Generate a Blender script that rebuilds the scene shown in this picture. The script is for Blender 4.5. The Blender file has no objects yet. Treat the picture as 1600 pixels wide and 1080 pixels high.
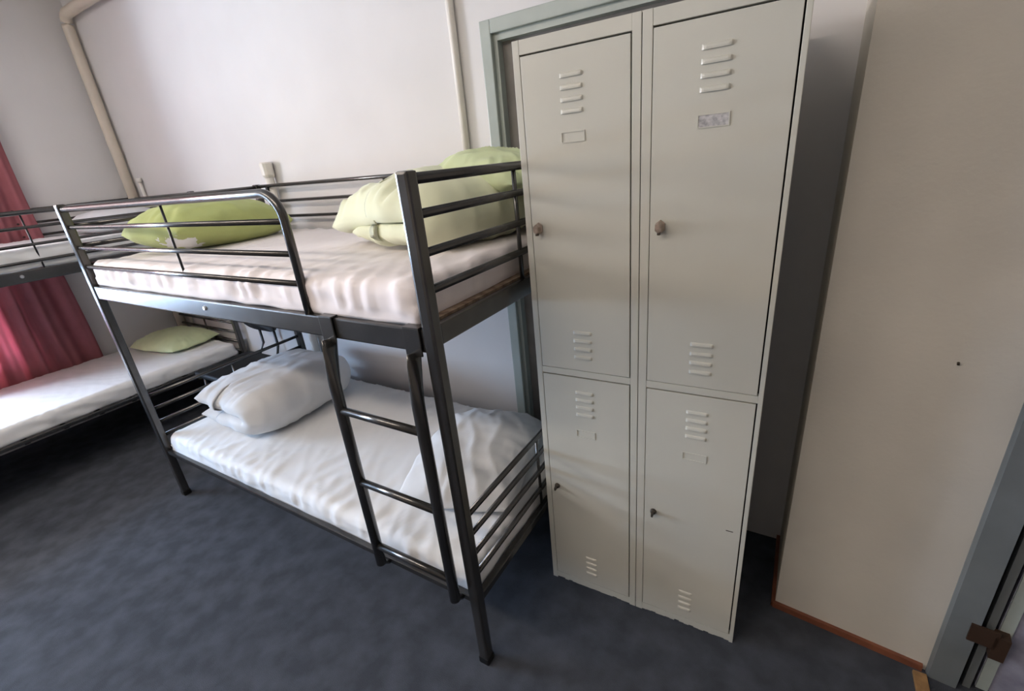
import bpy, bmesh, math
from math import sin, cos, pi, sqrt
from mathutils import Vector, Matrix, noise

scene = bpy.context.scene
COL = scene.collection

# ------------------------------------------------------------------ camera
cam_d = bpy.data.cameras.new('camera')
cam_d.sensor_fit = 'HORIZONTAL'
cam_d.sensor_width = 36.0
cam_d.lens = 0.71991 * 1000 / 1600 * 36.0
cam_d.clip_start = 0.02
cam = bpy.data.objects.new('camera', cam_d)
COL.objects.link(cam)
Rv = Vector((0.85726416, 0.50657022, -0.0921128))
Uv = Vector((-0.11766755, 0.36692247, 0.92277963))
Fv = Vector((-0.50125094, 0.78022722, -0.37415636))
m = Matrix((( Rv.x, Uv.x, -Fv.x, 2.74695), (Rv.y, Uv.y, -Fv.y, -0.78479), (Rv.z, Uv.z, -Fv.z, 1.55718), (0, 0, 0, 1)))
cam.matrix_world = m
scene.camera = cam

# ------------------------------------------------------------------ world, light, exposure
w = bpy.data.worlds.new('sky'); scene.world = w
w.use_nodes = True
bg = w.node_tree.nodes['Background']
bg.inputs[0].default_value = (0.62, 0.75, 1.0, 1)
bg.inputs[1].default_value = 2.5
scene.view_settings.view_transform = 'Standard'
scene.view_settings.look = 'None'
scene.view_settings.gamma = 1
scene.view_settings.use_curve_mapping = False
scene.view_settings.exposure = 0.12

def area(name, loc, aim, sx, sy, power, col):
    l = bpy.data.lights.new(name, 'AREA'); l.shape = 'RECTANGLE'
    l.size = sx; l.size_y = sy; l.energy = power; l.color = col
    o = bpy.data.objects.new(name, l); COL.objects.link(o)
    o.location = loc
    o.rotation_euler = (Vector(aim) - Vector(loc)).to_track_quat('-Z', 'Y').to_euler()
    return o
# daylight coming through the left hand window
area('window_daylight', (-2.40, -1.25, 1.95), (0, -0.55, 1.45), 1.10, 0.75, 132, (1.0, 0.95, 0.94))
area('window_skylight_low', (-2.40, -1.25, 1.12), (0, -0.55, 0.85), 1.30, 0.75, 225, (0.46, 0.68, 1.0))

# ------------------------------------------------------------------ materials
def srgb(r, g, b):
    f = lambda c: (c / 255 / 12.92) if c / 255 <= 0.04045 else ((c / 255 + 0.055) / 1.055) ** 2.4
    return (f(r), f(g), f(b), 1)

def mat(name, col, rough=0.6, metal=0.0, var=0.06, scale=6, bump=0.0, bscale=200, sheen=0.0, col2=None, detail=4, fac=(0.35, 0.65), spec=0.5, coat=0):
    M = bpy.data.materials.new(name); M.use_nodes = True
    nt = M.node_tree; N = nt.nodes; L = nt.links
    b = N['Principled BSDF']
    tc = N.new('ShaderNodeTexCoord')
    nz = N.new('ShaderNodeTexNoise'); nz.inputs['Scale'].default_value = scale; nz.inputs['Detail'].default_value = detail
    L.new(tc.outputs['Object'], nz.inputs['Vector'])
    cr = N.new('ShaderNodeValToRGB')
    cr.color_ramp.elements[0].position = fac[0]; cr.color_ramp.elements[1].position = fac[1]
    c2 = col2 if col2 else tuple(min(1, c * (1 + var)) for c in col[:3]) + (1,)
    c1 = col if col2 else tuple(c * (1 - var) for c in col[:3]) + (1,)
    cr.color_ramp.elements[0].color = c1; cr.color_ramp.elements[1].color = c2
    L.new(nz.outputs['Fac'], cr.inputs['Fac']); L.new(cr.outputs['Color'], b.inputs['Base Color'])
    b.inputs['Roughness'].default_value = rough; b.inputs['Metallic'].default_value = metal
    b.inputs['Specular IOR Level'].default_value = spec
    if sheen: b.inputs['Sheen Weight'].default_value = sheen
    if coat: b.inputs['Coat Weight'].default_value = coat
    if bump:
        n2 = N.new('ShaderNodeTexNoise'); n2.inputs['Scale'].default_value = bscale; n2.inputs['Detail'].default_value = 3
        L.new(tc.outputs['Object'], n2.inputs['Vector'])
        bp = N.new('ShaderNodeBump'); bp.inputs['Strength'].default_value = bump; bp.inputs['Distance'].default_value = 0.003
        L.new(n2.outputs['Fac'], bp.inputs['Height']); L.new(bp.outputs['Normal'], b.inputs['Normal'])
    return M

M = {}
M['wall'] = mat('white_wall_paint', (0.71, 0.69, 0.68, 1), 0.75, var=0.03, scale=2, bump=0.15, bscale=60)
M['cream_wall'] = mat('cream_wall_paint', (0.60, 0.56, 0.49, 1), 0.7, var=0.05, scale=3, bump=0.25, bscale=90)
M['far_wall'] = mat('brown_beige_wall_paint', (0.38, 0.31, 0.24, 1), 0.7, var=0.04)
M['ceiling'] = mat('ceiling_paint', (0.66, 0.63, 0.58, 1), 0.8, var=0.02)
M['green_trim'] = mat('grey_green_gloss_paint', (0.36, 0.40, 0.37, 1), 0.35, var=0.05, scale=8)
M['grey_trim'] = mat('blue_grey_door_paint', (0.165, 0.18, 0.185, 1), 0.4, var=0.08, scale=8)
M['door_panel'] = mat('brown_grey_door_paint', (0.20, 0.185, 0.17, 1), 0.45, var=0.2, scale=7, fac=(0.3, 0.7))
M['carpet'] = mat('dark_blue_grey_carpet', (0.050, 0.055, 0.066, 1), 0.95, scale=11, col2=(0.076, 0.083, 0.100, 1), bump=0.9, bscale=420, detail=8, fac=(0.38, 0.66), spec=0.2)
M['pipe'] = mat('cream_pipe_paint', (0.66, 0.58, 0.48, 1), 0.4, var=0.04)
M['white_pipe'] = mat('white_pipe_paint', (0.78, 0.74, 0.68, 1), 0.4, var=0.03)
M['metal'] = mat('gunmetal_tube', (0.105, 0.10, 0.095, 1), 0.24, metal=0.8, var=0.12, scale=14)
M['bolt'] = mat('zinc_bolt', (0.7, 0.7, 0.7, 1), 0.3, metal=0.9)
M['locker'] = mat('cream_locker_enamel', (0.565, 0.55, 0.48, 1), 0.33, var=0.03, scale=3, bump=0.04, bscale=300)
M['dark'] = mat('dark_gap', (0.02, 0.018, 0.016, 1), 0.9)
M['knob'] = mat('worn_brass_lock', (0.46, 0.37, 0.31, 1), 0.3, metal=0.9, var=0.2, scale=80)
M['darkknob'] = mat('tarnished_lock', (0.10, 0.085, 0.07, 1), 0.35, metal=0.8)
M['labelgrey'] = mat('scraped_grey_label', (0.30, 0.29, 0.29, 1), 0.7, scale=120, col2=(0.55, 0.53, 0.52, 1), detail=6)
M['sheet'] = mat('white_sheet', (0.77, 0.77, 0.77, 1), 0.85, var=0.02, bump=0.1, bscale=500, sheen=0.2)
M['sheet_warm'] = mat('pinkish_white_sheet', (0.80, 0.735, 0.73, 1), 0.85, var=0.02, bump=0.1, bscale=500, sheen=0.2)
M['greyquilt'] = mat('pale_grey_quilt', (0.66, 0.665, 0.67, 1), 0.85, var=0.03, bump=0.1, bscale=400, sheen=0.2)
M['green'] = mat('pale_green_cotton', (0.73, 0.745, 0.53, 1), 0.85, var=0.04, scale=5, bump=0.1, bscale=400, sheen=0.2)
M['green2'] = mat('yellow_green_cotton', (0.42, 0.47, 0.17, 1), 0.85, var=0.07, scale=5, bump=0.1, bscale=400, sheen=0.1)
M['green3'] = mat('light_green_cotton', (0.60, 0.67, 0.40, 1), 0.85, var=0.05, scale=5, bump=0.1, bscale=400, sheen=0.1)
M['board'] = mat('rough_brown_board', (0.16, 0.10, 0.065, 1), 0.9, scale=40, col2=(0.33, 0.24, 0.17, 1))
M['curtain'] = mat('red_curtain_cloth', (0.50, 0.175, 0.20, 1), 0.8, var=0.12, scale=5, bump=0.15, bscale=300, sheen=0.1)
M['wood'] = mat('red_brown_wood', (0.17, 0.055, 0.028, 1), 0.5, scale=12, col2=(0.26, 0.09, 0.045, 1))
M['batten'] = mat('yellow_brown_wood', (0.30, 0.17, 0.07, 1), 0.6, var=0.2, scale=40)
M['black'] = mat('black_vinyl', (0.008, 0.008, 0.008, 1), 0.6, var=0.2, spec=0.25)
M['blackmetal'] = mat('black_steel', (0.02, 0.02, 0.022, 1), 0.35, metal=0.3)
M['hinge'] = mat('brown_hinge', (0.055, 0.030, 0.018, 1), 0.5, metal=0.3)
M['doorleaf'] = mat('lavender_grey_door_paint', (0.22, 0.22, 0.29, 1), 0.5, scale=14, col2=(0.38, 0.38, 0.47, 1))
M['frame_white'] = mat('white_window_frame', (0.75, 0.74, 0.72, 1), 0.4)
# white undercover showing through the pillow slip near one end: a patch with its own shape
def add_patch(Mt, centre, radius, col):
    nt = Mt.node_tree; N = nt.nodes; L = nt.links; b = N['Principled BSDF']
    old = b.inputs['Base Color'].links[0].from_socket
    tc = N.new('ShaderNodeTexCoord')
    nz = N.new('ShaderNodeTexNoise'); nz.inputs['Scale'].default_value = 24; nz.inputs['Detail'].default_value = 3
    L.new(tc.outputs['Object'], nz.inputs['Vector'])
    vm = N.new('ShaderNodeVectorMath'); vm.operation = 'DISTANCE'; vm.inputs[1].default_value = centre
    L.new(tc.outputs['Object'], vm.inputs[0])
    ma = N.new('ShaderNodeMath'); ma.operation = 'MULTIPLY_ADD'; ma.inputs[1].default_value = 0.16
    L.new(nz.outputs['Fac'], ma.inputs[0]); L.new(vm.outputs['Value'], ma.inputs[2])
    lt = N.new('ShaderNodeMath'); lt.operation = 'LESS_THAN'; lt.inputs[1].default_value = radius + 0.08
    L.new(ma.outputs[0], lt.inputs[0])
    mx = N.new('ShaderNodeMix'); mx.data_type = 'RGBA'
    L.new(lt.outputs[0], mx.inputs[0]); L.new(old, mx.inputs[6]); mx.inputs[7].default_value = col
    L.new(mx.outputs[2], b.inputs['Base Color'])

# ------------------------------------------------------------------ helpers
def empty(name, loc=(0, 0, 0), rz=0.0):
    o = bpy.data.objects.new(name, None); COL.objects.link(o)
    o.location = loc; o.rotation_euler = (0, 0, rz); o.empty_display_size = 0.1
    return o

def tag(o, label=None, cat=None, group=None, kind=None):
    if label: o['label'] = label
    if cat: o['category'] = cat
    if group: o['group'] = group
    if kind: o['kind'] = kind
    return o

def build(name, bm, material, parent=None, smooth=False, loc=None, rz=None):
    bmesh.ops.recalc_face_normals(bm, faces=bm.faces)
    me = bpy.data.meshes.new(name); bm.to_mesh(me); bm.free()
    me.materials.append(material)
    if smooth:
        for p in me.polygons: p.use_smooth = True
    o = bpy.data.objects.new(name, me); COL.objects.link(o)
    if parent: o.parent = parent
    if loc is not None: o.location = loc
    if rz is not None: o.rotation_euler = (0, 0, rz)
    return o

def box(bm, x0, x1, y0, y1, z0, z1, bevel=0.0):
    vs = [bm.verts.new((x, y, z)) for x in (x0, x1) for y in (y0, y1) for z in (z0, z1)]
    q = [(0, 1, 3, 2), (4, 6, 7, 5), (0, 4, 5, 1), (2, 3, 7, 6), (0, 2, 6, 4), (1, 5, 7, 3)]
    fs = [bm.faces.new([vs[i] for i in f]) for f in q]
    if bevel:
        es = list({e for f in fs for e in f.edges})
        bmesh.ops.bevel(bm, geom=es, offset=bevel, segments=2, affect='EDGES', profile=0.6)
    return fs

def tube(bm, pts, r, seg=12, ry=None):
    """tube along a poly line, optionally oval"""
    pts = [Vector(p) for p in pts]; n = len(pts); rings = []
    up0 = Vector((0, 0, 1))
    for i, p in enumerate(pts):
        if i == 0: d = pts[1] - pts[0]
        elif i == n - 1: d = pts[-1] - pts[-2]
        else: d = (pts[i + 1] - p).normalized() + (p - pts[i - 1]).normalized()
        d.normalize()
        up = up0 if abs(d.z) < 0.95 else Vector((1, 0, 0))
        a = d.cross(up).normalized(); b = a.cross(d).normalized()
        rr = r[i] if isinstance(r, (list, tuple)) else r
        rb = (ry[i] if isinstance(ry, (list, tuple)) else ry) if ry else rr
        rings.append([bm.verts.new(p + a * (cos(2 * pi * k / seg) * rr) + b * (sin(2 * pi * k / seg) * rb)) for k in range(seg)])
    for i in range(n - 1):
        for k in range(seg):
            bm.faces.new((rings[i][k], rings[i][(k + 1) % seg], rings[i + 1][(k + 1) % seg], rings[i + 1][k]))
    bm.faces.new(rings[0][::-1]); bm.faces.new(rings[-1])

def prism(bm, poly, z0, z1):
    a = [bm.verts.new((x, y, z0)) for x, y in poly]; b = [bm.verts.new((x, y, z1)) for x, y in poly]
    n = len(poly)
    for i in range(n): bm.faces.new((a[i], a[(i + 1) % n], b[(i + 1) % n], b[i]))
    bm.faces.new(a[::-1]); bm.faces.new(b)

def struct(name, bm, material, parent=None):
    o = build(name, bm, material, parent)
    if not parent: o['kind'] = 'structure'
    return o

# ------------------------------------------------------------------ the room
XL, YB, YF, XR, ZC = -1.75, 0.97, -4.2, 4.5, 2.95
bm = bmesh.new(); box(bm, XL - .2, XR + .2, YF - .2, 1.6, -0.1, 0); struct('floor', bm, M['carpet'])
bm = bmesh.new(); box(bm, XL - .2, XR + .2, YF - .2, 1.6, ZC, ZC + .1); struct('ceiling', bm, M['ceiling'])
DX0, DX1, DZ = 1.665, 2.50, 2.005       # opening of the door behind the lockers
bm = bmesh.new()
box(bm, XL - .2, DX0, YB, YB + .15, 0, ZC); box(bm, DX1, 2.835, YB, YB + .15, 0, ZC); box(bm, DX0, DX1, YB, YB + .15, DZ, ZC)
struct('wall_back', bm, M['wall'])
WY0, WY1, WZ0, WZ1 = -2.3, -0.15, 0.62, 2.42   # window opening in the left wall
bm = bmesh.new()
box(bm, XL - .18, XL, WY1, YB, 0, ZC); box(bm, XL - .18, XL, YF, WY0, 0, ZC)
box(bm, XL - .18, XL, WY0, WY1, 0, WZ0); box(bm, XL - .18, XL, WY0, WY1, WZ1, ZC)
struct('wall_left', bm, M['wall'])
bm = bmesh.new()
box(bm, XL, XR, YF - .15, YF, 0, ZC)
struct('wall_front', bm, M['far_wall'])
bm = bmesh.new(); box(bm, XR, XR + .15, YF, 1.4, 0, ZC); struct('wall_far_right', bm, M['far_wall'])

def window_frame(n, axis, c, a0, a1, z0, z1):
    bm = bmesh.new(); t = 0.05
    def b(u0, u1, v0, v1):
        if axis == 'x': box(bm, c - .03, c + .03, u0, u1, v0, v1, .004)
        else: box(bm, u0, u1, c - .03, c + .03, v0, v1, .004)
    b(a0, a1, z0, z0 + t); b(a0, a1, z1 - t, z1); b(a0, a0 + t, z0 + t, z1 - t); b(a1 - t, a1, z0 + t, z1 - t)
    mid = (a0 + a1) / 2; b(mid - t / 2, mid + t / 2, z0 + t, z1 - t)
    struct('window_%d' % n, bm, M['frame_white'])
window_frame(1, 'x', XL - .10, WY0, WY1, WZ0, WZ1)

# partition with the cream face: starts at (2.835, .634) and turns a little towards the camera
PA = -0.1123; PO = Vector((2.835, 0.634))
def PW(s, d=0.0):   # along the face, and depth into the wall
    return (PO.x + s * cos(PA) - d * sin(PA), PO.y + s * sin(PA) + d * cos(PA))
bm = bmesh.new()
prism(bm, [PW(0), PW(.43), PW(.43, .16), (3.0, 1.12), (2.835, 1.12)], 0, ZC)
prism(bm, [PW(.43), PW(1.32), PW(1.32, .16), PW(.43, .16)], 2.06, ZC)
prism(bm, [PW(1.32), (XR, PW(1.32)[1] - .04), (XR, PW(1.32)[1] + .14), PW(1.32, .16)], 0, ZC)
struct('wall_right', bm, M['cream_wall'])
# door 1: in the partition, at the right edge of the picture
def pbox(bm, s0, s1, d0, d1, z0, z1):
    prism(bm, [PW(s0, d0), PW(s1, d0), PW(s1, d1), PW(s0, d1)], z0, z1)
bm = bmesh.new(); pbox(bm, .515, 1.30, .012, .052, .012, 2.02)
d1 = struct('door_1', bm, M['doorleaf'])
bm = bmesh.new()
prism(bm, [PW(.407, -.006), PW(.412, -.02), PW(.474, -.02), PW(.474, 0), PW(.407, 0)], 0, 2.12)
prism(bm, [PW(.43, 0.0), PW(.474, 0), PW(.474, .1), PW(.43, .1)], 0, 2.06)
pbox(bm, 1.30, 1.36, -.02, 0, 0, 2.12); pbox(bm, .474, 1.30, -.02, 0, 2.06, 2.12)
struct('trim_1', bm, M['grey_trim'])
bm = bmesh.new(); pbox(bm, .489, .506, .002, .06, 0, 2.03); struct('door_frame_stop', bm, M['grey_trim'], d1)
bm = bmesh.new(); pbox(bm, .516, .541, .006, .0125, .012, 2.02); struct('door_edge_strip', bm, M['green_trim'], d1)
bm = bmesh.new()
pbox(bm, .455, .512, -.026, -.0195, .205, .265); pbox(bm, .505, .535, -.026, .006, .17, .25)
struct('hinge', bm, M['hinge'], d1)
bm = bmesh.new(); pbox(bm, .474, 1.32, .07, .16, 0, 2.06); struct('door_gap_shade', bm, M['dark'])  # near-black sheet behind the leaf, coloured as the shade in the door gaps
# thin red-brown skirting strip below the cream face
bm = bmesh.new(); pbox(bm, -.006, .398, -.012, 0.0, 0, .022)
prism(bm, [(2.823, .625), (2.835, .634), (2.835, .969), (2.823, .969)], 0, .022)
struct('baseboard_right', bm, M['wood'])
bm = bmesh.new(); box(bm, 3.205, 3.238, .45, .565, 0.0, .012, .002)
tag(build('wood_batten', bm, M['batten']), 'short yellow-brown wooden strip on the carpet at the foot of the doorway', 'wood strip')

# door 2: behind the lockers, in the back wall
bm = bmesh.new(); box(bm, DX0, DX1, YB + .035, YB + .075, .01, DZ)
d2 = struct('door_2', bm, M['door_panel'])
bm = bmesh.new()
box(bm, 1.625, 1.672, YB - .018, YB, 0, 2.045, .004); box(bm, DX1 - .01, DX1 + .04, YB - .018, YB, 0, 2.045, .004)
box(bm, 1.672, DX1 - .01, YB - .018, YB, 1.998, 2.045, .004)
box(bm, 1.665, 1.69, YB, YB + .036, 0, 2.0); box(bm, DX1 - .025, DX1, YB, YB + .036, 0, 2.0); box(bm, 1.69, DX1 - .025, YB, YB + .036, 1.975, 2.0)
struct('trim_3', bm, M['green_trim'])
bm = bmesh.new(); box(bm, XL + .0, 1.62, YB - .014, YB, 0, .09, .003); struct('baseboard_back', bm, M['green_trim'])

# ------------------------------------------------------------------ pipes on the walls
bm = bmesh.new()
px_, py_ = -1.665, 0.925
arc = [(px_ + .07 - .07 * cos(a), py_, 2.66 + .07 * sin(a)) for a in [i * pi / 2 / 8 for i in range(9)]]
tube(bm, [(px_, py_, 0)] + arc + [(2.80, py_, 2.73)], .033, 16)
tag(build('corner_pipe', bm, M['pipe'], smooth=True), 'cream painted pipe rising in the room corner and bending along the back wall', 'pipe')
bm = bmesh.new(); tube(bm, [(1.50, YB - .016, 1.35), (1.50, YB - .016, 2.69)], .016, 12)
tag(build('conduit', bm, M['white_pipe'], smooth=True), 'slim white conduit on the back wall beside the grey-green door frame', 'pipe')
cp = empty('capped_pipe', (.10, YB - .035, 0))
bm = bmesh.new(); tube(bm, [(0, 0, 0), (0, 0, 1.60)], .024, 14); build('pipe_body', bm, M['white_pipe'], cp, True)
bm = bmesh.new(); tube(bm, [(0, 0, 1.585), (0, 0, 1.60), (0, 0, 1.635), (0, 0, 1.66), (0, 0, 1.668)], [.026, .034, .034, .036, .030], 14)
build('pipe_cap', bm, M['white_pipe'], cp)
tag(cp, 'white upright pipe with a round cap against the back wall behind the middle bunk', 'pipe')
bm = bmesh.new(); tube(bm, [(-1.53, YB - .02, .5), (-1.53, YB - .02, 1.655)], .011, 10); tube(bm, [(-1.53, YB - .02, 1.65), (-1.53, YB - .02, 1.68)], .018, 10)
tag(build('thin_pipe', bm, M['white_pipe'], smooth=True), 'thin short white pipe on the back wall right of the corner pipe', 'pipe')

# ------------------------------------------------------------------ curtain
bm = bmesh.new()
ny, nz = 170, 24; g = []
for j in range(nz + 1):
    z = 0.32 + (2.56 - 0.32) * j / nz; row = []
    for i in range(ny + 1):
        t = i / ny; y = 0.335 - 0.93 * t + 0.012 * sin(z * 3 + t * 9)
        ph = t * 2 * pi * 7.0 + 0.9 * noise.noise(Vector((t * 5, z * .5, 3)))
        amp = 0.028 * (0.75 + 0.4 * noise.noise(Vector((t * 9, z * .4, 0))))
        x = XL + .075 + amp * sin(ph) + 0.006 * sin(ph * 2.3 + z)
        row.append(bm.verts.new((x, y, z)))
    g.append(row)
for j in range(nz):
    for i in range(ny): bm.faces.new((g[j][i], g[j][i + 1], g[j + 1][i + 1], g[j + 1][i]))
bmesh.ops.solidify(bm, geom=bm.faces[:], thickness=0.003)
cu = empty('curtain', (XL, .3, 2.56)); c = build('curtain_cloth', bm, M['curtain'], smooth=True)
c.parent = cu; c.matrix_parent_inverse = Matrix.Translation((-XL, -.3, -2.56))
tag(cu, 'red pleated curtain hanging on the left wall behind the left bunk', 'curtain')
bm = bmesh.new(); tube(bm, [(XL + .06, .42, 2.585), (XL + .06, -2.4, 2.585)], .012, 12)
r_ = build('curtain_rod', bm, M['white_pipe'], smooth=True); r_.parent = cu; r_.matrix_parent_inverse = Matrix.Translation((-XL, -.3, -2.56))

# ------------------------------------------------------------------ bunk beds
def make_bunk(name, zd, zl, L=2.018, D=0.905, H=1.555):
    """front at y=0, guard rail from x=0; zd / zl: bottoms of the upper and lower deck rails"""
    root = empty(name)
    mt = M['metal']; p = .0175
    for (x, y) in ((0, 0), (L, 0), (0, D), (L, D)):
        bm = bmesh.new(); box(bm, x - p, x + p, y - p, y + p, 0.012, H, .007)
        o = build('post', bm, mt, root)
        bm = bmesh.new(); box(bm, x - p - .002, x + p + .002, y - p - .002, y + p + .002, 0, .03, .006)
        build('foot_cap', bm, M['black'], o)
    # deck side rails and end beams
    for y, s in ((0, -1), (D, 1)):
        bm = bmesh.new(); box(bm, p, L - p, y - .012, y + .012, zd, zd + .062, .005)
        o = build('side_rail', bm, mt, root)
        bm = bmesh.new()
        for bx_ in (.977,): tube(bm, [(bx_, y + s * .011, zd + .035), (bx_, y + s * .017, zd + .035)], [.010, .007], 10)
        build('bolt', bm, M['bolt'], o)
        bm = bmesh.new(); box(bm, p, L - p, y - .011, y + .011, zl + .006, zl + .027, .004)
        build('lower_side_rail', bm, mt, root)
    for x in (0, L):
        bm = bmesh.new(); box(bm, x - .012, x + .012, p, D - p, zd + .015, zd + .07, .005); build('end_beam', bm, mt, root)
        bm = bmesh.new(); box(bm, x - .012, x + .012, p, D - p, zl, zl + .028, .004); build('lower_end_beam', bm, mt, root)
        for (z, r) in ((H - .018, .0125), (H - .093, .011), (H - .18, .011), (H - .268, .011)):
            bm = bmesh.new(); tube(bm, [(x, p * .9, z), (x, D - p * .9, z)], r, 12); build('end_rail', bm, mt, root, True)
        bm = bmesh.new(); tube(bm, [(x, .45, zd + .06), (x, .45, H - .02)], .007, 8); build('end_spindle', bm, mt, root, True)
        for z in (.607, .533, .457, .378):
            bm = bmesh.new(); tube(bm, [(x, p * .9, z), (x, D - p * .9, z)], .0095, 10); build('lower_end_rail', bm, mt, root, True)
        bm = bmesh.new(); tube(bm, [(x, .45, .31), (x, .45, .607)], .006, 8); build('lower_end_spindle', bm, mt, root, True)
    # front guard: top tube bends down into the deck rail
    zt = H - .022; R = .075; xe = 1.555
    arc = [(xe - R + R * sin(a), 0, zt - R + R * cos(a)) for a in [i * pi / 2 / 8 for i in range(9)]]
    gb = bmesh.new(); tube(gb, [(p, 0, zt)] + arc + [(xe, 0, zd + .06)], .0125, 12)
    go = build('guard_rail', gb, mt, root, True)
    for z in (1.457 - 1.555 + H, 1.368 - 1.555 + H, 1.283 - 1.555 + H):
        bm = bmesh.new(); tube(bm, [(p, 0, z), (xe - .012, 0, z)], .0085, 10); build('guard_bar', bm, mt, go, True)
    bm = bmesh.new(); tube(bm, [(.87, .010, zd + .06), (.87, .010, zt)], .0045, 8); build('guard_spindle', bm, M['blackmetal'], go, True)
    # back guard
    bm = bmesh.new(); tube(bm, [(p, D, H - .012), (L - p, D, H - .026)], .010, 10); bo = build('back_rail', bm, mt, root, True)
    for z in (H - .098, H - .182):
        bm = bmesh.new(); tube(bm, [(.10, D, z), (L - p, D, z)], .0085, 10); build('back_bar', bm, mt, bo, True)
    for x in (.10, 1.035):
        bm = bmesh.new(); tube(bm, [(x, D, (zd + .05) if x < .5 else H - .10), (x, D, H - .02)], .010 if x < .5 else .007, 8); build('back_spindle', bm, mt, bo, True)
    # boards the mattresses lie on
    bm = bmesh.new(); box(bm, .022, L - .014, .045, D - .016, zd + .046, zd + .0745); build('upper_base_board', bm, M['board'], root)
    bm = bmesh.new()
    for k in range(12):
        x = .05 + k * (L - .1) / 11; box(bm, x - .012, x + .012, .012, D - .012, zl - .006, zl + .008)
    build('lower_slats', bm, mt, root)
    # ladder
    lad = empty('ladder'); lad.parent = root
    for x in (1.645, 1.965):
        yl = -.042
        bm = bmesh.new()
        pts = [(x, -.020, zd + .0), (x, -.026, zd - .03), (x + .002, -.034, zd - .075), (x + .003, yl, zd - .13), (x + .004, yl - .002, .9), (x + .006, yl - .004, .31)]
        tube(bm, pts, [.026, .026, .022, .018, .017, .017], 14, ry=[.005, .007, .012, .017, .017, .017])
        s_ = build('ladder_stile', bm, mt, lad, True)
        bm = bmesh.new(); yo = -.0155
        box(bm, x - .027, x + .027, yo - .005, yo, zd - .008, zd + .066, .002)
        box(bm, x - .027, x + .027, yo - .0045, .016, zd + .063, zd + .0675, .001)
        build('ladder_hook', bm, mt, lad)
    for z in (.916, .656, .392):
        bm = bmesh.new(); tube(bm, [(1.655, -.046, z), (1.962, -.046, z)], .012, 12); build('ladder_rung', bm, mt, lad, True)
    for x in (1.651, 1.971):
        bm = bmesh.new(); tube(bm, [(x, -.046, .316), (x, -.030, .30), (x, -.014, .285)], .008, 8); build('ladder_clip', bm, mt, lad, True)
    return root

bed = make_bunk('bunk_bed', 1.133, .268)
tag(bed, 'dark metal bunk bed with front ladder standing along the back wall beside the lockers', 'bunk bed')
bed2 = make_bunk('bunk_bed', 1.180, .335)
# mirrored so its guard rail starts at the wall end, ladder towards the camera
for o in [bed2] + list(bed2.children_recursive):
    if o.type == 'MESH':
        me = o.data; me.transform(Matrix.Scale(-1, 4, (1, 0, 0))); me.flip_normals()
bed2.location = (-.80, .925, 0); bed2.rotation_euler = (0, 0, pi / 2)
tag(bed2, 'dark metal bunk bed along the left wall in front of the red curtain', 'bunk bed')

# ------------------------------------------------------------------ mattresses
def mattress(name, L, W, H, material, seed=0, r=.035, wr=.005, side_wr=.004, loc=(0, 0, 0), rz=0):
    bm = bmesh.new(); st = .014
    nx, ny, nz = int(L / st), int(W / st), max(5, int(H / .012))
    cache = {}
    def v(x, y, z):
        k = (round(x, 5), round(y, 5), round(z, 5))
        if k in cache: return cache[k]
        q = Vector((x, y, z)); rb = .012 if z < H * .4 else r
        c_ = Vector((min(max(x, rb), L - rb), min(max(y, rb), W - rb), min(max(z, .012), H - r)))
        d = q - c_
        if d.length > 1e-6 and (sum(abs(t) > 1e-6 for t in d) > 1):
            mx_ = max(abs(d.x), abs(d.y), abs(d.z)); d = d.normalized() * mx_
        n = d.normalized() if d.length > 1e-6 else Vector((0, 0, 1))
        p = c_ + d
        ex = min(p.x, L - p.x); ey = min(p.y, W - p.y); e = min(ex, ey)
        w_ = 0
        if z > .3 * H:
            # long creases running inward from the edges, fading to the middle
            a = noise.noise(Vector((p.x * 15 + p.y * 8, p.y * 2.6 - p.x * 1.8, seed)))
            b = noise.noise(Vector((p.x * 22 - p.y * 7, p.y * 4, seed + 5)))
            crease = (1 - abs(a) * 2.2); crease = max(0, crease) ** 4
            w_ += wr * (crease * .8 + b * .6) * (0.25 + math.exp(-e / .16))
            w_ += .004 * noise.noise(Vector((p.x * 2, p.y * 2.5, seed + 9)))
        if z < H - r * .5:
            a = noise.noise(Vector((p.x * 5 + z * 12, p.y * 5, z * 30 + seed)))
            w_ += side_wr * (1 - abs(a) * 2.5) - .002
        p = p + n * w_
        p.x += 0.004 * noise.noise(Vector((p.y * 3, z * 9, seed + 2)))
        vv = bm.verts.new(p); cache[k] = vv; return vv
    xs = [L * i / nx for i in range(nx + 1)]; ys = [W * i / ny for i in range(ny + 1)]; zs = [H * i / nz for i in range(nz + 1)]
    def quad(a, b, c, d):
        try: bm.faces.new((v(*a), v(*b), v(*c), v(*d)))
        except ValueError: pass
    for i in range(nx):
        for j in range(ny):
            for z in (0, H): quad((xs[i], ys[j], z), (xs[i + 1], ys[j], z), (xs[i + 1], ys[j + 1], z), (xs[i], ys[j + 1], z))
    for i in range(nx):
        for k in range(nz):
            for y in (0, W): quad((xs[i], y, zs[k]), (xs[i + 1], y, zs[k]), (xs[i + 1], y, zs[k + 1]), (xs[i], y, zs[k + 1]))
    for j in range(ny):
        for k in range(nz):
            for x in (0, L): quad((x, ys[j], zs[k]), (x, ys[j + 1], zs[k]), (x, ys[j + 1], zs[k + 1]), (x, ys[j], zs[k + 1]))
    o = build(name, bm, material, smooth=True); o.location = loc; o.rotation_euler = (0, 0, rz)
    return o
ZU = 1.133 + .060; ZLo = .268 + .010
tag(mattress('mattress', 1.950, .882, .110, M['sheet_warm'], 1, loc=(.028, .002, ZU), wr=.008, side_wr=.0035),
    'pinkish white sheeted mattress on the upper deck of the ladder bunk', 'mattress')
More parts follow.
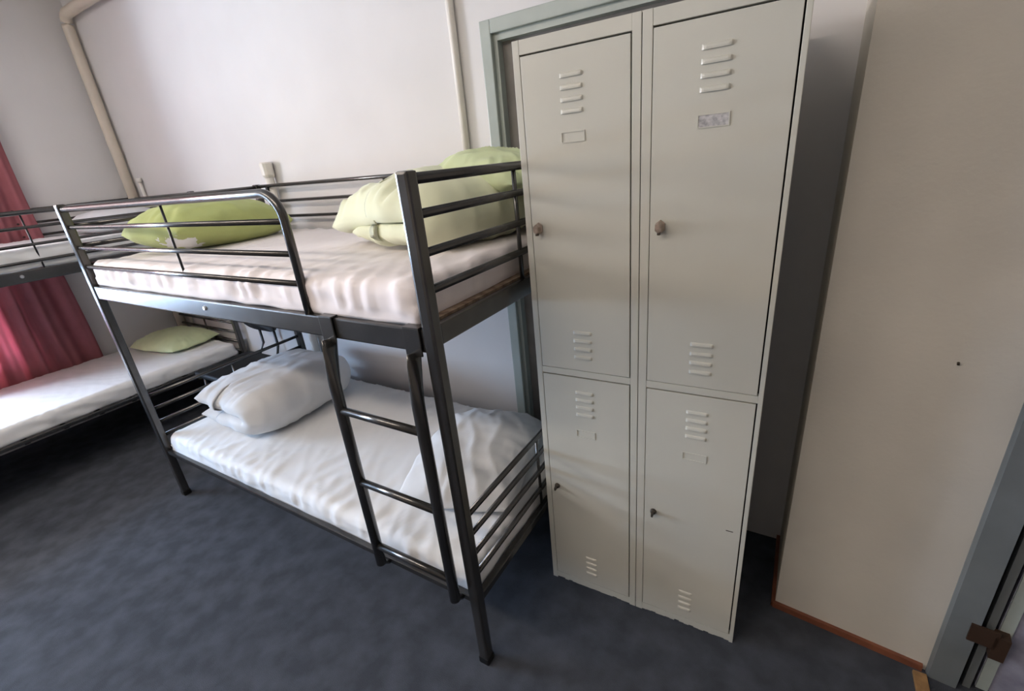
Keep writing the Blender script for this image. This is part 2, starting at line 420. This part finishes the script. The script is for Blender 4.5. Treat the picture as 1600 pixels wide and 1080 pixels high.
tag(mattress('mattress', 1.982, .878, .104, M['sheet'], 2, loc=(.020, .012, ZLo), wr=.008, side_wr=.005),
    'white sheeted mattress on the lower deck of the ladder bunk', 'mattress')
tag(mattress('mattress', 1.955, .875, .110, M['sheet'], 3, loc=(-.81, -1.06, 1.180 + .062), rz=pi / 2),
    'white sheeted mattress on the upper deck of the left bunk', 'mattress')
tag(mattress('mattress', 1.955, .865, .10, M['sheet'], 4, loc=(-.82, -1.06, .335 + .024), rz=pi / 2),
    'white sheeted mattress on the lower deck of the left bunk by the red curtain', 'mattress')

# ------------------------------------------------------------------ pillows and quilts
def cushion_t(u, v, pw=2.6, q=.55):
    return (max(0, 1 - abs(u) ** pw) ** q) * (max(0, 1 - abs(v) ** pw) ** q)

def pillow(name, lx, ly, T, material, seed, flat=.3, wr=.008, n=64, lift=None, bend=0.0, q=.55):
    """flat: share of the thickness below the seam; returns object with its underside near z=0"""
    bm = bmesh.new(); g = {}
    for side in (0, 1):
        for i in range(n + 1):
            for j in range(n + 1):
                u = -cos(pi * i / n); v_ = -cos(pi * j / n)      # denser near the seams
                edge = i in (0, n) or j in (0, n)
                if side == 1 and edge: g[(1, i, j)] = g[(0, i, j)]; continue
                t = cushion_t(u, v_, 2.6, q)
                x = lx / 2 * u * (1 - .07 * v_ * v_) ; y = ly / 2 * v_ * (1 - .07 * u * u)
                a = noise.noise(Vector((x * 11 + y * 4, y * 5, seed))); b = noise.noise(Vector((x * 24, y * 20, seed + 3)))
                rim = max(abs(u), abs(v_)) ** 3
                ang = math.atan2(v_, u)
                rad = noise.noise(Vector((cos(ang) * 7, sin(ang) * 7, seed + 11)))
                w_ = wr * (max(0, 1 - abs(a) * 2.5) ** 2 * .9 + b * .5 + rad * 1.6 * rim) * min(1, t * 3)
                sgn = 1 if side == 0 else -1
                share = (1 - flat) if side == 0 else flat
                z = sgn * (T * share * t + w_ * (1 if side == 0 else .3))
                x += .012 * noise.noise(Vector((u * 2, v_ * 2, seed + 20))); y += .012 * noise.noise(Vector((u * 2, v_ * 2, seed + 30)))
                z += flat * T * .9
                if lift: z += lift * (abs(u) ** 4 * .5 + abs(v_) ** 4 * .5) * (T)
                z += bend * (u * u)
                g[(side, i, j)] = bm.verts.new((x, y, max(z, 0.0) if not bend else z))
    for side in (0, 1):
        for i in range(n):
            for j in range(n):
                f = [g[(side, i, j)], g[(side, i + 1, j)], g[(side, i + 1, j + 1)], g[(side, i, j + 1)]]
                if side: f.reverse()
                try: bm.faces.new(f)
                except ValueError: pass
    return build(name, bm, material, smooth=True)

def folded(name, reach, width, T, r, material, seed, over=0.0, wr=.010, nu=120, nv=56, droop=.0, uneven=False):
    """a quilt or pillow folded once: fold faces +x, layers open towards -x, axis along y"""
    bm = bmesh.new(); g = {}
    arc = pi * r; Lb = reach; Lt = reach + over; tot = Lb + arc + Lt
    def centre(s):
        if s < Lb: return Vector((-(Lb - s), 0, -r)), Vector((0, 0, -1))       # outer normal
        if s < Lb + arc:
            a = (s - Lb) / r; return Vector((r * sin(a), 0, -r * cos(a))), Vector((sin(a), 0, -cos(a)))
        k = s - Lb - arc
        dz = -droop * (k / Lt) ** 2.2
        return Vector((-k, 0, r + dz)), Vector((0, 0, 1))
    for side in (0, 1):
        for i in range(nu + 1):
            for j in range(nv + 1):
                u = -cos(pi * i / nu); v_ = -cos(pi * j / nv)
                if side == 1 and (i in (0, nu) or j in (0, nv)): g[(1, i, j)] = g[(0, i, j)]; continue
                s = (u + 1) / 2 * tot
                c_, nrm = centre(s)
                t = cushion_t(u, v_, 3.4, .36)
                y = width / 2 * v_ * (1 - .05 * u * u)
                a = noise.noise(Vector((s * 7 + y * 3, y * 8, seed))); b = noise.noise(Vector((s * 22, y * 16, seed + 3)))
                rim = max(abs(v_), abs(u)) ** 4
                fr = noise.noise(Vector((s * 26, 0, seed + 8 + round(v_))))
                fr2 = noise.noise(Vector((y * 22, 3, seed + 8 + round(u))))
                w_ = wr * (max(0, 1 - abs(a) * 2.6) ** 2 * .7 + b * .4 + (fr * abs(v_) ** 3 + fr2 * abs(u) ** 3) * 2.6) * min(1, t * 1.6)
                if uneven:
                    k_ = max(0, abs(u) - .30) / .7
                    w_ += .0075 * k_ * (1 - k_ ** 3) * sin(y * 88 + 5 * noise.noise(Vector((s * 5, y * 4, seed)))) + .004 * b * k_
                    f_ = max(0, abs(v_) - .25) / .75
                    w_ += .011 * f_ * (1 - f_ ** 4) * sin(s * 62 + 6 * noise.noise(Vector((s * 4, y * 3, seed + 4)))) * max(0, noise.noise(Vector((s * 6, 1, seed))) + .55)
                if side == 0: off = T * (.55 + .75 * min(1, max(0, (s / tot - .35) * 3.3)) if uneven else 1) * t + w_
                else: off = -min(T * t, r * .93)
                q = c_ + nrm * off
                # pinch the ends of the roll towards the fold's middle
                q.z *= 1 - .20 * abs(v_) ** 5
                q.x -= .04 * abs(v_) ** 4 * (1 if q.x > -reach * .5 else -.5)
                y += .010 * noise.noise(Vector((s * 9, v_ * 2, seed + 40))) * (1 + rim)
                q.y = y
                g[(side, i, j)] = bm.verts.new(q)
    for side in (0, 1):
        for i in range(nu):
            for j in range(nv):
                f = [g[(side, i, j)], g[(side, i + 1, j)], g[(side, i + 1, j + 1)], g[(side, i, j + 1)]]
                if side: f.reverse()
                try: bm.faces.new(f)
                except ValueError: pass
    zmin = min(v.co.z for v in bm.verts)
    for v in bm.verts: v.co.z -= zmin
    return build(name, bm, material, smooth=True)

ZT = ZU + .110; ZTL = ZLo + .104
o = pillow('pillow', .46, .64, .215, M['green2'], 21, flat=.42, q=.42); o.location = (.26, .46, ZT - .002); o.rotation_euler = (math.radians(-3), 0, math.radians(6))
add_patch(M['green2'], (.13, -.24, .045), .070, (.80, .80, .78, 1))
tag(o, 'yellow-green pillow with a white patch at the left end of the ladder bunk upper deck', 'pillow')
o = folded('quilt', .38, .60, .085, .046, M['green'], 33, over=.16, droop=.075, uneven=True, wr=.013); o.location = (1.80, .56, ZT - .002); o.rotation_euler = (0, 0, math.radians(-12))
tag(o, 'pale green quilt folded over at the right end of the upper deck', 'quilt')
o = pillow('pillow', .34, .40, .14, M['green3'], 44, flat=.4, wr=.012); o.location = (1.80, .70, ZT + .155); o.rotation_euler = (math.radians(8), math.radians(0), math.radians(84))
tag(o, 'light green pillow lying on top of the folded green quilt against the back wall', 'pillow')
o = folded('quilt', .42, .66, .070, .055, M['greyquilt'], 55, over=.02, wr=.008); o.location = (.56, .475, ZTL - .002); o.rotation_euler = (0, 0, math.radians(2))
tag(o, 'pale grey quilt folded over at the left end of the lower deck', 'quilt')
o = pillow('pillow', .47, .62, .165, M['greyquilt'], 66, flat=.3, wr=.007, q=.5); o.location = (1.715, .475, ZTL - .002); o.rotation_euler = (0, 0, math.radians(14))
tag(o, 'flat white-grey pillow at the right end of the lower deck beside the lockers', 'pillow')
o = pillow('pillow', .56, .40, .12, M['green3'], 77, flat=.35); o.location = (-1.30, .70, .335 + .122); o.rotation_euler = (0, 0, math.radians(8))
tag(o, 'light green pillow on the lower deck of the left bunk', 'pillow')
o = pillow('pillow', .62, .42, .15, M['greyquilt'], 88, flat=.35); o.location = (-1.25, .62, 1.180 + .173); o.rotation_euler = (0, 0, math.radians(4))
tag(o, 'grey-white pillow on the upper deck of the left bunk seen through the rails', 'pillow')

# ------------------------------------------------------------------ black chair between the bunks
ch = empty('chair', (-.31, .64, 0))
bm = bmesh.new(); box(bm, -.20, .20, -.20, .18, .43, .47, .015); build('seat', bm, M['black'], ch, True)
bm = bmesh.new()
n = 28; fr = []; bk = []
for k in range(n):
    a = 2 * pi * k / n; x = .19 * (abs(cos(a)) ** .7) * (1 if cos(a) >= 0 else -1); z = .775 + .155 * (abs(sin(a)) ** .7) * (1 if sin(a) >= 0 else -1)
    yy = .225 - .05 * (x / .19) ** 2
    fr.append(bm.verts.new((x, yy, z))); bk.append(bm.verts.new((x, yy + .028, z)))
for k in range(n): bm.faces.new((fr[k], fr[(k + 1) % n], bk[(k + 1) % n], bk[k]))
bm.faces.new(fr); bm.faces.new(bk[::-1]); build('backrest', bm, M['black'], ch)
for s in (-1, 1):
    bm = bmesh.new(); tube(bm, [(s * .085, .235, .72), (s * .085, .235, .52), (s * .10, .20, .45), (s * .13, .10, .425)], .009, 10); build('back_tube', bm, M['blackmetal'], ch, True)
    for (y0, y1) in ((-.16, -.20), (.14, .22)):
        bm = bmesh.new(); tube(bm, [(s * .16, y0, .44), (s * .19, y1, .0)], .010, 10); build('leg', bm, M['blackmetal'], ch, True)
tag(ch, 'black padded chair between the two bunks near the back wall', 'chair')

# ------------------------------------------------------------------ lockers
LA = .02665
lk = empty('locker', (2.072, .405, 0), LA)
W_, D_, H_ = .6515, .45, 1.83
bm = bmesh.new()
t = .0012
box(bm, 0, t * 2, 0, D_, .0, H_); box(bm, W_ - t * 2, W_, 0, D_, 0, H_)
box(bm, t * 2, W_ - t * 2, D_ - .003, D_, .0, H_); box(bm, t * 2, W_ - t * 2, .0, D_ - .003, H_ - .003, H_)
box(bm, t * 2, W_ - t * 2, .02, D_ - .003, .03, .034)
build('carcass', bm, M['locker'], lk)
# face frame
fx = [(0.0, .019), (.3065, .3275), (.3295, .3525), (.6400, .6515)]
bm = bmesh.new()
for a, b in fx: box(bm, a, b, -.0015, .016, 0.0, H_, .0012)
for a, b in ((.019, .3065), (.3525, .6400)):
    box(bm, a, b, -.0010, .016, 1.797, H_, .001)
    box(bm, a, b, -.0010, .016, .9085, .930, .001)
# worn lower edge, nibbled unevenly
for a, b in ((.019, .3065), (.3525, .6400)):
    k = a
    while k < b - .001:
        e = min(b, k + .016); hh = .004 + .012 * abs(noise.noise(Vector((k * 40, 1, 0))))
        box(bm, k, e, -.0010, .016, hh, .034); k = e
build('face_frame', bm, M['locker'], lk)
bm = bmesh.new(); box(bm, .3275, .3295, .003, .02, 0.02, H_ - .003); build('joint', bm, M['dark'], lk)
bm = bmesh.new(); box(bm, .004, W_ - .004, .0185, .0205, .03, H_ - .005); build('inner_shadow_panel', bm, M['dark'], lk)

def louvre(bm, cx, z, w, h=.011):
    # pressed hood: quarter-round wedge, open below
    n = 12
    prof = [(0.0, h), (-.0032, h * .75), (-.0046, h * .35), (-.0042, 0.0), (0, 0.0)]
    x0, x1 = cx - w / 2, cx + w / 2
    rows = []
    for x, k in ((x0, .1), (x0 + .004, .8), (x0 + .009, 1), (x1 - .009, 1), (x1 - .004, .8), (x1, .1)):
        rows.append([bm.verts.new((x, d * k - .0012, z + zz)) for d, zz in prof])
    for i in range(len(rows) - 1):
        for j in range(len(prof) - 1): bm.faces.new((rows[i][j], rows[i][j + 1], rows[i + 1][j + 1], rows[i + 1][j]))

def locker_door(x0, x1, z0, z1, vents, label, lock, grey=False, big=True):
    gap_t, gap_r, gap_l, gap_b = .004, .0035, .0015, .0015
    bm = bmesh.new(); box(bm, x0 + gap_l, x1 - gap_r, -.0012, .014, z0 + gap_b, z1 - gap_t, .0012)
    d = build('door', bm, M['locker'], lk)
    for (cx, w, tops) in vents:
        bm = bmesh.new()
        for z in tops: louvre(bm, cx, z - .012, w)
        build('vent', bm, M['locker'], d)
    lx0, lx1, lz0, lz1, emboss = label
    bm = bmesh.new(); e = .0022; yb, yf = -.0012, -.0030
    box(bm, lx0, lx1, yf, yb, lz1 - e, lz1); box(bm, lx0, lx1, yf, yb, lz0, lz0 + e)
    box(bm, lx0, lx0 + e, yf, yb, lz0 + e, lz1 - e); box(bm, lx1 - e, lx1, yf, yb, lz0 + e, lz1 - e)
    h = build('label_holder', bm, M['locker'], d)
    if grey:
        bm = bmesh.new(); box(bm, lx0 + e, lx1 - e, -.0020, -.0012, lz0 + e, lz1 - e)
        tag(build('label_card', bm, M['labelgrey'], d), 'scraped grey label')
    kx, kz = lock
    bm = bmesh.new()
    if big:
        ring = []
        for (yy, sx, sz) in ((-.001, .013, .017), (-.007, .013, .017), (-.010, .0105, .0145), (-.022, .0105, .0145), (-.026, .008, .012)):
            ring.append([bm.verts.new((kx + sx * cos(2 * pi * k / 6 + pi / 6), yy, kz + sz * sin(2 * pi * k / 6 + pi / 6))) for k in range(6)])
        for i in range(len(ring) - 1):
            for k in range(6): bm.faces.new((ring[i][k], ring[i][(k + 1) % 6], ring[i + 1][(k + 1) % 6], ring[i + 1][k]))
        bm.faces.new(ring[-1]); bm.faces.new(ring[0][::-1])
        kn = build('lock', bm, M['knob'], d)
        bm = bmesh.new(); tube(bm, [(kx, -.012, kz - .0135), (kx, -.020, kz - .0135)], .004, 8); box(bm, kx - .0035, kx + .0035, -.022, -.012, kz - .0185, kz - .012, .001)
        build('lock_catch', bm, M['darkknob'], d)
    else:
        tube(bm, [(kx, -.001, kz), (kx, -.006, kz), (kx, -.012, kz)], [.010, .0095, .007], 12)
        box(bm, kx - .003, kx + .0035, -.026, -.012, kz - .006, kz + .006, .001)
        build('lock', bm, M['darkknob'], d)
    return d
vt = lambda z, n=4, s=.0268: [z - i * s for i in range(n)]
locker_door(.019, .3065, .930, 1.797, [(.156, .060, vt(1.742)), (.161, .058, vt(1.064))], (.124, .188, 1.582, 1.608, 0), (.042, 1.366))
locker_door(.3525, .6400, .930, 1.797, [(.487, .062, vt(1.745)), (.495, .058, vt(1.064))], (.454, .521, 1.581, 1.609, 0), (.380, 1.366), grey=True)
locker_door(.019, .3065, .034, .9085, [(.160, .060, vt(.860)), (.163, .044, vt(.164, 4, .025))], (.128, .192, .688, .714, 0), (.045, .460), big=False)
locker_door(.3525, .6400, .034, .9085, [(.495, .058, vt(.857)), (.495, .044, vt(.160, 4, .025))], (.461, .528, .688, .714, 0), (.383, .463), big=False)
bm = bmesh.new(); box(bm, .597, .617, -.0016, -.0012, .4635, .4665); build('scratch', bm, M['darkknob'], lk)
tag(lk, 'tall cream metal locker with four vented doors between the bunk and the cream wall', 'locker')
# screw in the cream wall
bm = bmesh.new(); c0 = PW(.282, 0); c1 = PW(.282, -.006); tube(bm, [(c0[0], c0[1], 1.008), (c1[0], c1[1], 1.005)], .0028, 8)
tag(build('nail', bm, M['darkknob']), 'small dark nail in the cream wall right of the lockers', 'nail')

# two fill lights added to brighten the room, unseen above and behind the camera
ml = bpy.data.materials.new('fill_glow'); ml.use_nodes = True
b_ = ml.node_tree.nodes['Principled BSDF']; b_.inputs['Base Color'].default_value = (.9, .87, .8, 1)
b_.inputs['Emission Color'].default_value = (1, .87, .75, 1); b_.inputs['Emission Strength'].default_value = 28
for x_, lab in ((.10, 'long added fill light under the ceiling nearer the window'), (1.55, 'long added fill light under the ceiling nearer the doorway')):
    cl = empty('fill_light', (x_, -1.75, ZC))
    bm = bmesh.new(); box(bm, -.62, .62, -.07, .07, -.04, 0, .004); build('fill_housing', bm, M['frame_white'], cl)
    bm = bmesh.new(); box(bm, -.60, .60, -.10, .10, -.085, -.041, .012); build('fill_diffuser', bm, ml, cl)
    tag(cl, lab, 'ceiling light', 'added fill lights')
